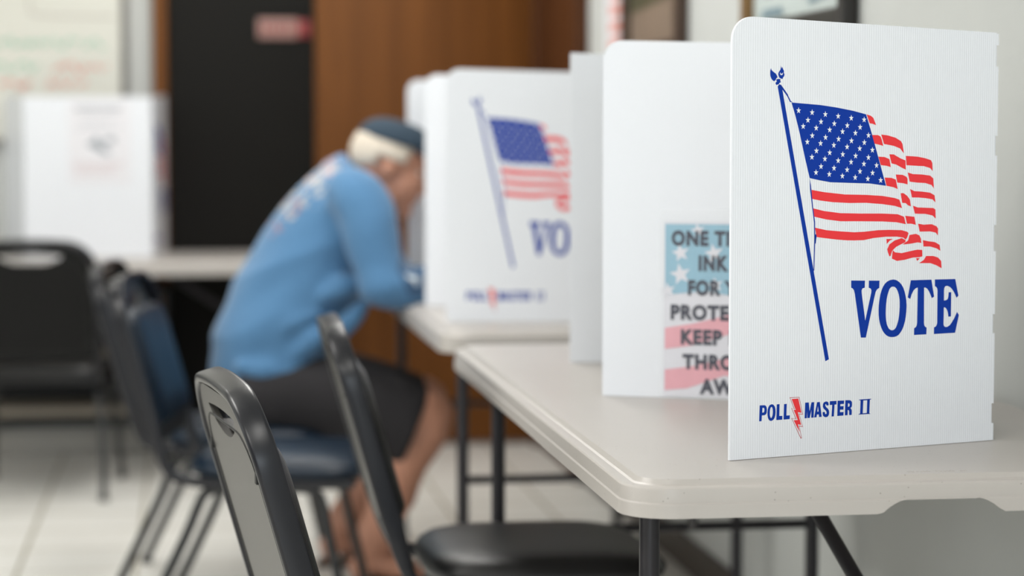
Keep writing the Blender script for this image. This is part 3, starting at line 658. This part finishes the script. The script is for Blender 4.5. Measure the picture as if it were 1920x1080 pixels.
# ---------------------------------------------------------------- stacking chairs
def chair(label, vinyl, shell, loc, yaw):
    r = empty('stacking_chair', (0, 0, 0), 0, label, 'chair', 'padded stacking chairs')
    hw = .205                                     # half width at the uprights
    lean = Vector((-.122, 0, .43)).normalized()   # direction of the uprights
    b0 = Vector((-.262, 0, .41))
    def bp(s, y, n=0):                            # point on the back: s up the lean, n towards the sitter
        return b0+lean*s+Vector((lean.z, 0, -lean.x))*n+Vector((0, y, 0))
    # continuous tube: rail - upright - crown - upright - rail
    def sidepath(y):
        return [(.17, y, .366), (.05, y, .366), (-.12, y, .366), (-.175, y, .368), (-.222, y, .376), (-.250, y, .392)]
    S = .431; R = .10
    left = [Vector(p) for p in sidepath(-hw+.01)]+[bp(.02, -hw+.005), bp(.07, -hw+.001), bp(.13, -hw), bp(.20, -hw), bp(.27, -hw), bp(S-R, -hw)]
    crown = [bp(S-R+R*math.sin(a), -hw+R-R*math.cos(a)) for a in (math.radians(d) for d in (18, 36, 54, 72, 90))]
    mid = [bp(S+.003, -.05), bp(S+.004, 0)]
    path = left+crown+mid
    right = [Vector((p.x, -p.y, p.z)) for p in path[:-1]][::-1]
    path = catmull(path+right, 4)
    bm = bmesh.new()
    prev = None; n = 16; rings = []
    for i, p in enumerate(path):
        t = (path[min(i+1, len(path)-1)]-path[max(i-1, 0)]).normalized()
        nrm = Vector((lean.z, 0, -lean.x)) if p.z > .42 else Vector((0, 0, 1)) if p.x > -.17 else Vector((.55, 0, .83))
        if p.z > .42 or p.x <= -.17:
            k = min(1, max(0, (p.z-.366)/.07)); nrm = Vector((0, 0, 1)).lerp(Vector((lean.z, 0, -lean.x)), k)
        nrm = (nrm-t*nrm.dot(t)).normalized(); s = t.cross(nrm)
        wide = .0115+.0065*min(1, max(0, (p.z-.40)/.10))
        thin = .0110-.0032*min(1, max(0, (p.z-.40)/.10))
        ring = []
        for q in range(n):
            a = 2*PI*q/n; ca, sa = math.cos(a), math.sin(a)
            ca = math.copysign(abs(ca)**.45, ca); sa = math.copysign(abs(sa)**.45, sa)
            ring.append(bm.verts.new(p+nrm*ca*wide+s*sa*thin))
        rings.append(ring)
    for a, b in zip(rings, rings[1:]):
        for q in range(n): bm.faces.new((a[q], a[(q+1) % n], b[(q+1) % n], b[q]))
    bm.faces.new(rings[0][::-1]); bm.faces.new(rings[-1])
    link('back_frame', bm, M['frame'], r, local=True, angle=50)
    # steel shell with a crescent hand hole under the crown
    iw = hw-.0105
    def shell_out(iw, s0, s1, R):
        o = [(-iw, s0), (iw, s0)]
        o += [(iw-R+R*math.cos(a), s1-R+R*math.sin(a)) for a in (math.radians(d) for d in range(0, 91, 15))]
        o += [(-iw+R-R*math.sin(a), s1-R+R*math.cos(a)) for a in (math.radians(d) for d in range(0, 91, 15))]
        return o
    hole = []
    for k in range(13): hole.append((-.105+.21*k/12, .394+.004*math.sin(PI*k/12)))
    for k in range(1, 12): hole.append((.105-.21*k/12, .394-.036*math.sin(PI*k/12)**.6))
    out = shell_out(iw, .045, S-.0085, .090)
    bm = bmesh.new()
    poly(bm, [out, hole], lambda y, s: bp(s, y, -.0135)); poly(bm, [out, hole], lambda y, s: bp(s, y, -.004))
    bm.verts.ensure_lookup_table(); vs = list(bm.verts); no = len(out); nh = len(hole); tot = no+nh
    for i in range(no): bm.faces.new((vs[i], vs[(i+1) % no], vs[tot+(i+1) % no], vs[tot+i]))
    for i in range(nh):
        j = (i+1) % nh; bm.faces.new((vs[no+i], vs[no+j], vs[tot+no+j], vs[tot+no+i]))
    link('back_shell', bm, shell, r, local=True, angle=25)
    # welt line on the shell's rear and two clips
    bm = bmesh.new()
    inn = shell_out(iw-.018, .065, .378, .07)
    tube(bm, [bp(s, y, -.0135) for y, s in inn], .0016, n=6, closed=True)
    for y in (-iw+.014, iw-.014):
        for s in (.10, .325):
            p = bp(s, y, -.0135); box(bm, p-Vector((.004, .006, .008)), p+Vector((.004, .006, .008)), .0015)
    link('back_trim', bm, M['black'], r, local=True)
    # padded back
    def pad(outline, depth, base, cen, f):
        bm = bmesh.new(); rings = []
        for k in range(7):
            a = PI/2*k/6; sc_ = 1-(1-math.cos(a))*.20 if k < 6 else .55; h = math.sin(a)*depth
            rings.append([bm.verts.new(f(cen[0]+(x-cen[0])*sc_, cen[1]+(y-cen[1])*sc_, base+h)) for x, y in outline])
        n = len(outline)
        for a, b in zip(rings, rings[1:]):
            for q in range(n): bm.faces.new((a[q], a[(q+1) % n], b[(q+1) % n], b[q]))
        bm.faces.new(rings[-1]); bm.faces.new(rings[0][::-1]); return bm
    bo = shell_out(iw-.010, .085, .362, .055)
    link('back_cushion', pad(bo, .036, -.0035, (0, .23), lambda y, s, n_: bp(s, y, n_)), vinyl, r, local=True, angle=60)
    # seat cushion: rounded, domed, waterfall front
    so = []
    for k in range(40):
        a = 2*PI*k/40; ca, sa = math.cos(a), math.sin(a)
        so.append((-.003+.218*math.copysign(abs(ca)**.42, ca), .214*math.copysign(abs(sa)**.45, sa)*(1.0+.04*ca)))
    bm = bmesh.new(); rings = []
    for (sc_, z) in ((.93, .378), (.985, .384), (1.0, .397), (.992, .412), (.96, .424), (.90, .433), (.80, .439), (.60, .442), (.3, .443)):
        rings.append([bm.verts.new((-.005+(x+.005)*sc_, y*sc_, z-.012*(z > .40)-(.010*max(0, x*sc_/.2)**3 if z > .40 else 0))) for x, y in so])
    n = len(so)
    for a, b in zip(rings, rings[1:]):
        for q in range(n): bm.faces.new((a[q], a[(q+1) % n], b[(q+1) % n], b[q]))
    bm.faces.new(rings[-1]); bm.faces.new(rings[0][::-1])
    link('seat_cushion', bm, vinyl, r, local=True, angle=60)
    bm = bmesh.new(); tube(bm, [(.165, -hw+.01, .366), (.165, hw-.01, .366)], .010, n=10); tube(bm, [(-.13, -hw+.01, .366), (-.13, hw-.01, .366)], .010, n=10)
    box(bm, (-.19, -.19, .366), (.17, .19, .378), .003)
    link('seat_frame', bm, M['frame'], r, local=True)
    for sy in (-1, 1):
        y = sy*(hw-.018); yo = sy*(hw+.012)
        bm = bmesh.new(); tube(bm, catmull([(-.02, y, .354), (-.12, y, .354), (-.165, y, .345), (-.185, y, .315), (-.215, (y+yo)/2, .24), (-.325, yo, .012)], 4), .0115, n=12)
        lg = link('leg', bm, M['leg'], r, local=True)
        bm = bmesh.new(); tube(bm, [(-.325, yo, 0), (-.323, yo, .016)], .0145, n=12); link('foot_glide', bm, M['black'], lg, local=True)
        bm = bmesh.new(); tube(bm, catmull([(-.02, y, .354), (.05, y, .354), (.085, y, .345), (.102, y, .315), (.118, (y+yo)/2, .24), (.170, yo, .012)], 4), .0115, n=12)
        lg = link('leg', bm, M['leg'], r, local=True)
        bm = bmesh.new(); tube(bm, [(.170, yo, 0), (.169, yo, .016)], .0145, n=12); link('foot_glide', bm, M['black'], lg, local=True)
    r.location = loc; r.rotation_euler = (0, 0, yaw)
    return r
def place(px, py, yaw, dx=0):     # px,py: middle of the camera-side edge of the seat
    a = math.radians(yaw); return (px-math.sin(a)*.21, py+math.cos(a)*.21, 0)
G = math.radians
chair('nearest charcoal stacking chair, only its tilted back in view, rear side towards us', M['black_vinyl'], M['shell'], place(.447, 2.90, 8.5), G(8.5))
chair('charcoal stacking chair pushed under the nearest table, black seat in view', M['black_vinyl'], M['shell'], place(.625, 3.80, 0), G(0))
chair('empty navy stacking chair between the near chairs and the seated man', M['navy_vinyl'], M['shell'], place(.190, 5.09, -10), G(-10))
chair('stacking chair the man in the blue sweatshirt sits on', M['navy_vinyl'], M['shell'], place(.125, 5.644, -9), G(-9))
chair('black stacking chair at the left edge, seen from behind at the far table', M['black_vinyl'], M['black_shell'], (-.47, 7.53, 0), G(85))

# ---------------------------------------------------------------- the seated man
MY = 5.86
def J(px, py, dy=0): return aty(px, py, MY+dy)
pr = empty('person', (.32, MY, 0), label='seated man in blue sweatshirt, dark shorts and cap, bent over the table writing', cat='person')
SIDE = (0, 1, 0)
KN = J(800, 778, -.14); KF = KN+Vector((.02, .30, 0))
ANn = J(690, 1035, -.13); ANf = Vector((ANn.x-.06, MY+.15, ANn.z+.005))
HN = J(487, 738, -.10); HF = HN+Vector((0, .20, 0))
neck0 = J(668, 332); hc = J(733, 300)
tilt = Matrix.Rotation(math.radians(20), 3, 'Y')
body = bmesh.new()
# trunk inside the clothes
tube(body, catmull([J(495, 735), J(525, 650), J(570, 540), J(622, 440), J(655, 385), J(672, 350)], 4), [.13]*4+[.12]*4+[.13]*4+[.14]*4+[.12]*4+[.05], [.10]*8+[.09]*4+[.075]*4+[.055]*4+[.04], SIDE, n=20)
tube(body, [J(672, 352), J(692, 330), J(720, 312)], [.052, .056, .056], None, SIDE, n=18)
# head: cranium, face, jaw, brow, nose, ears
f_h = tilt @ Vector((1, 0, 0)); u_h = tilt @ Vector((0, 0, 1))
def hp(f, u, y=0): return hc+f_h*f+u_h*u+Vector((0, y, 0))
ball(body, hp(-.008, .012), (.098, .076, .090), tilt, 24)
ball(body, hp(.045, -.045), (.055, .060, .075), tilt, 20)
ball(body, hp(.030, -.085), (.060, .050, .040), tilt, 16)
ball(body, hp(.075, -.115), (.024, .026, .022), tilt, 12)
ball(body, hp(.085, .015), (.018, .050, .012), tilt, 12)
tube(body, [hp(.088, .008), hp(.108, -.028), hp(.115, -.045)], [.008, .012, .015], None, n=10)
ball(body, hp(.108, -.048), (.014, .019, .011), tilt, 10)
for u, rr in ((-.073, .008), (-.084, .009)): ball(body, hp(.088, u), (.014, .026, rr*.7), tilt, 10)
for s in (-1, 1):
    ball(body, hp(-.005, -.018, s*.076), (.017, .010, .031), tilt, 12); ball(body, hp(.001, -.040, s*.073), (.009, .007, .012), tilt, 8)
    ball(body, hp(.060, -.035, s*.038), (.025, .022, .020), tilt, 10)
# legs
for K, H, A_ in ((KN, HN, ANn), (KF, HF, ANf)):
    mid = (K+A_)/2+Vector((-.018, 0, 0.02))
    tube(body, catmull([H, H.lerp(K, .5), K+Vector((-.06, 0, .012)), K+Vector((.005, 0, -.01)), K.lerp(A_, .2), K.lerp(A_, .38)+Vector((-.012, 0, 0)), K.lerp(A_, .7), A_], 3),
         [.088]*3+[.080]*3+[.070]*3+[.065]*3+[.066]*3+[.066]*3+[.052]*3+[.038], None, SIDE, n=18)
    ball(body, K+Vector((.008, 0, .004)), (.060, .055, .058))
    # foot, heel a little raised in the sandal, five toes
    heel = A_+Vector((-.045, 0, -.050)); toe = Vector((A_.x+.135, A_.y, .032))
    tube(body, [A_+Vector((-.005, 0, .02)), A_+Vector((0, 0, -.02)), A_+Vector((.02, 0, -.04))], [.036, .038, .036], None, SIDE, n=14)
    tube(body, catmull([heel, heel.lerp(toe, .35)+Vector((0, 0, .022)), heel.lerp(toe, .7)+Vector((0, 0, .008)), toe], 3),
         [.030]*3+[.038]*3+[.045]*3+[.042], [.028]*3+[.034]*3+[.024]*3+[.016], SIDE, n=14)
    for i in range(5):
        y = (-.034+.017*i)*(1 if A_.y > MY else -1)*-1
        L = .045-.006*i; p = toe+Vector((-.01, y, -.002)); tube(body, [p, p+Vector((L*.6, 0, 0)), p+Vector((L, 0, -.006))], [.011 if i == 0 else .0085]*2+[.006], None, n=8)
# forearms and hands
def hand(bm, wrist, fwd, up, curl, s):
    fwd = fwd.normalized(); lat = fwd.cross(up).normalized()*s; up = up.normalized()
    palm = wrist+fwd*.05
    tube(bm, [wrist-fwd*.02, wrist+fwd*.01, wrist+fwd*.05, wrist+fwd*.088], [.028, .030, .040, .038], [.022, .020, .017, .013], lat, n=14)
    for i, (L, o) in enumerate(((.072, -.028), (.080, -.010), (.075, .009), (.060, .027))):
        p = wrist+fwd*(.084-abs(o)*.15)+lat*o; d = fwd.copy(); pts = [p-fwd*.015, p]
        ax = lat
        for k, fr in enumerate((.45, .3, .25)):
            d = (Matrix.Rotation(curl*(.6+.35*k)*s, 3, ax) @ d)
            pts.append(pts[-1]+d*L*fr)
        tube(bm, pts, [.009, .0095, .0085, .0078, .006], None, n=8)
    t0 = wrist+fwd*.03-lat*.032; t1 = t0+(fwd*.7-lat*.5-up*.3).normalized()*.035; t2 = t1+(fwd*.9-up*.35).normalized()*.03
    tube(bm, [wrist+fwd*.02-lat*.015, t0, t1, t2], [.014, .013, .011, .008], None, n=8)
EN = J(722, 545, -.255); WN = Vector((EN.x+.245, EN.y+.06, .795))
EF = Vector((EN.x+.03, MY+.24, EN.z)); WF = Vector((EF.x+.20, MY+.10, .785))
SN = J(680, 372, -.205); SF = Vector((SN.x-.01, MY+.18, SN.z))
for S_, E_, W_, s in ((SN, EN, WN, 1), (SF, EF, WF, -1)):
    tube(body, [S_, S_.lerp(E_, .5), E_], [.055, .048, .042], None, n=14)
    tube(body, [E_, E_.lerp(W_, .4), W_], [.043, .038, .027], None, n=14)
hand(body, WN, (Vector((1, .35, -.12))), Vector((0, 0, 1)), .55, 1)
hand(body, WF, (Vector((1, -.25, -.06))), Vector((0, 0, 1)), .18, -1)
remeshed('body', body, M['skin'], pr, .0058, 3)
# eyes, hair, cap
bm = bmesh.new()
for s in (-1, 1): ball(bm, hp(.074, -.010, s*.031), (.010, .011, .009), None, 12)
link('eyes', bm, M['eye'], pr)
hair = bmesh.new()
res = bmesh.ops.create_uvsphere(hair, u_segments=40, v_segments=28, radius=1)
for v in list(hair.verts):
    c = v.co
    rr = 1+.02*math.sin(c.x*23+c.z*31)*math.cos(c.y*27)
    v.co = hp(-.012, .010)+f_h*c.x*.101*rr+u_h*c.z*.090*rr+Vector((0, c.y*.086*rr, 0))
kill = []
for v in hair.verts:
    d = v.co-hp(0, 0); f = d.dot(f_h); u = d.dot(u_h)
    if f > .035+.4*max(0, u) and u < .09: kill.append(v)
    elif u < -.050 or (u < -.005 and f > -.028) or (u < -.03 and f > -.06+.0): kill.append(v)
bmesh.ops.delete(hair, geom=kill, context='VERTS')
ho = link('hair', hair, M['hair'], pr)
sm = ho.modifiers.new('thick', 'SOLIDIFY'); sm.thickness = .008; sm.offset = -1
tc_ = Matrix.Rotation(math.radians(17), 3, 'Y'); cu = tc_ @ Vector((0, 0, 1)); cf = tc_ @ Vector((1, 0, 0))
cb = bmesh.new(); rings = []
for k in range(9):
    a = PI/2*k/9; z = .044+math.sin(a)*.062; rad = math.cos(a)**.75
    rings.append([cb.verts.new(hc+cf*(.002+math.cos(t)*.106*rad)+cu*z+Vector((0, math.sin(t)*.086*rad, 0))) for t in [2*PI*q/32 for q in range(32)]])
for a, b in zip(rings, rings[1:]):
    for q in range(32): cb.faces.new((a[q], a[(q+1) % 32], b[(q+1) % 32], b[q]))
cb.faces.new(rings[-1])
co = link('cap', cb, M['cap'], pr, angle=60)
so_ = co.modifiers.new('thick', 'SOLIDIFY'); so_.thickness = .004
cb = bmesh.new(); rr_ = []
for (e, dz) in ((0, 0), (.04, .002), (.07, -.006)):
    rr_.append([cb.verts.new(hc+cf*(.012+math.cos(t)*(.102+e*math.cos(t)**.5 if math.cos(t) > 0 else .102))+cu*(.050+dz-.010*math.sin(t)**2)+Vector((0, math.sin(t)*(.084), 0))) for t in [math.radians(-70+140*q/18) for q in range(19)]])
for a, b in zip(rr_, rr_[1:]):
    for q in range(18): cb.faces.new((a[q], a[q+1], b[q+1], b[q]))
bo_ = link('cap_brim', cb, M['cap'], co)
bo_.modifiers.new('thick', 'SOLIDIFY').thickness = .004
# sweatshirt
base = Vector(pr.location)
prt_c = [J(575, 350, -.05)-base, J(530, 395, -.05)-base, J(610, 320, -.05)-base, J(770, 520, -.25)-base, J(770, 520, -.25)-base]
M['shirt'] = fabric_print('blue_sweatshirt', srgb(84, 132, 174), prt_c, [.11, .08, .07, .062, .062],
                          [srgb(176, 178, 180), srgb(150, 120, 130), srgb(186, 160, 164), srgb(60, 92, 126), srgb(206, 216, 224)], [.54, .58, .56, .30, .60], [34, 42, 38, 14, 24])
sb = bmesh.new()
spine = [J(487, 735), J(520, 640), J(552, 560), J(592, 475), J(628, 405), J(652, 360), J(668, 330)]
sp_ = catmull(spine, 4)
def lerp_list(v, m):
    out = []
    for i in range(m):
        t = i/(m-1)*(len(v)-1); k = min(int(t), len(v)-2); out.append(v[k]+(v[k+1]-v[k])*(t-k))
    return out
tube(sb, sp_, lerp_list([.185, .185, .172, .168, .180, .165, .085], len(sp_)), lerp_list([.148, .165, .160, .148, .128, .105, .075], len(sp_)), SIDE, n=32)
tube(sb, [J(630, 372), J(652, 338), J(672, 322)], [.10, .085, .072], [.085, .078, .064], SIDE, n=24)
for S_, E_, W_, sg_ in ((SN, EN, WN, -1), (SF, EF, WF, 1)):
    pts = catmull([S_+Vector((-.035, -sg_*.06, .012)), S_+Vector((-.008, -sg_*.008, -.008)), S_.lerp(E_, .35), S_.lerp(E_, .7), E_+Vector((.0, 0, .012)), E_.lerp(W_, .25), E_.lerp(W_, .62), E_.lerp(W_, .86)], 4)
    tube(sb, pts, lerp_list([.074, .077, .073, .068, .062, .055, .047, .038], len(pts)), None, None, n=22)
# soft folds
for v in sb.verts: pass
for (a, b, r) in (((520, 690), (640, 600), .03), ((500, 640), (600, 585), .026), ((600, 560), (690, 520), .03), ((430, 690), (560, 700), .03), ((640, 640), (690, 560), .028)):
    A_ = J(*a, -.165); B_ = J(*b, -.165); tube(sb, [A_, A_.lerp(B_, .5)+Vector((0, -.006, .008)), B_], [r*.5, r, r*.4], None, n=10)
shirt = remeshed('sweatshirt', sb, M['shirt'], pr, .0095, 7)
from mathutils import noise
mw = wmat(pr); tdir = Vector((.80, .15, .58)).normalized(); nd = Vector((-.58, 0, .80)).normalized()
top = J(640, 330); hipc = J(500, 730); ax_ = (top-hipc).normalized(); Ls = (top-hipc).length
moves = []
for v in shirt.data.vertices:
    p = mw @ v.co
    h = (p-hipc).dot(ax_)/Ls
    m_ = max(0, min(1, 1.15-h))
    q = Vector((p.dot(nd)*9, p.dot(tdir)*2.6, p.y*3.0))
    a = noise.noise(q); b_ = noise.noise(q*2.1+Vector((5, 3, 1)))
    d = ((1-abs(a)*2.2)*.012-.006+b_*.004)*(.35+.9*m_)
    moves.append(v.normal*d)
for v, d in zip(shirt.data.vertices, moves): v.co += d
# shorts
qb = bmesh.new()
tube(qb, [J(462, 745), J(490, 728), J(520, 700)], [.175, .18, .172], [.095, .125, .135], SIDE, n=26)
for K, H, s in ((KN, HN, -1), (KF, HF, 1)):
    p = [H+Vector((-.05, 0, -.01)), H+Vector((.04, 0, 0)), H.lerp(K, .42)+Vector((0, 0, .004)), H.lerp(K, .68)+Vector((0, 0, -.012)), H.lerp(K, .93)+Vector((0, 0, -.040))]
    p = catmull(p, 4); tube(qb, p, lerp_list([.100, .112, .112, .110, .106], len(p)), lerp_list([.085, .112, .114, .114, .112], len(p)), SIDE, n=22)
remeshed('shorts', qb, M['shorts'], pr, .010, 5)
# sandals
for A_ in (ANn, ANf):
    heel = A_+Vector((-.06, 0, -.088)); toe = Vector((A_.x+.19, A_.y, .010))
    bm = bmesh.new(); tube(bm, catmull([heel, heel.lerp(toe, .4)+Vector((0, 0, .006)), heel.lerp(toe, .75), toe], 3), [.030]*3+[.036]*3+[.046]*3+[.034], [.009]*10, SIDE, n=16, power=3)
    so2 = link('sandal', bm, M['sandal'], pr)
    bm = bmesh.new()
    for t, rr in ((.72, .047), (.30, .040)):
        c = heel.lerp(toe, t)+Vector((0, 0, .012))
        tube(bm, [c+Vector((0, math.cos(a)*rr, math.sin(a)*(rr+.002))) for a in [PI*q/12 for q in range(13)]], .003, .011, (0, 0, 1) if False else None, n=8)
    link('strap', bm, M['sandal'], so2)
# the pen in his hand
pen = bmesh.new(); pp = WN+Vector((.115, .02, -.012)); tube(pen, [pp+Vector((.015, .012, -.043)), pp+Vector((.010, .008, -.03)), pp+Vector((-.05, -.03, .085))], [.0008, .004, .004], None, n=10)
tag(link('pen', pen, M['blue_ink']), 'slim blue pen in the hand of the seated man', 'pen')

# ---------------------------------------------------------------- light
def area(name, loc, rot, size, power, col=(1, 1, 1)):
    l = bpy.data.lights.new(name, 'AREA'); l.shape = 'RECTANGLE'; l.size, l.size_y = size; l.energy = power; l.color = col
    o = bpy.data.objects.new(name, l); COL.objects.link(o); o.location = loc; o.rotation_euler = rot; return o
for (x, y, p) in ((-1.2, .6, 1), (-1.2, 3.6, 1), (-1.2, 6.6, .28), (-3.6, 1.5, 1), (-3.6, 5.2, 1), (.35, 5.2, .8), (.3, 7.3, .75), (.2, 1.2, .6)):  # the lamp nearest the back wall is added fill to brighten the floor
    area('ceiling_and_fill_lamp', (x, y, ZC-.03), (0, 0, 0), (.6, 1.2), LAMP*p, (1, .98, .945))
area('window_daylight', (-.1, YB+.05, 1.5), (math.radians(90), 0, 0), (2.4, 1.7), WIN, (.84, .92, 1))
area('side_fill_light', (XL+.05, 4.2, 1.35), (math.radians(90), 0, math.radians(-90)), (4.0, 1.7), SIDE_FILL, (.88, .94, 1))  # added fill from the left, brightens the floor under the tables
w = bpy.data.worlds.new('world'); sc.world = w; w.use_nodes = True
w.node_tree.nodes['Background'].inputs[0].default_value = (.8, .88, 1, 1); w.node_tree.nodes['Background'].inputs[1].default_value = .3
sc.view_settings.view_transform = 'Standard'; sc.view_settings.look = 'None'; sc.view_settings.gamma = 1
sc.view_settings.use_curve_mapping = False
sc.view_settings.exposure = EXPO
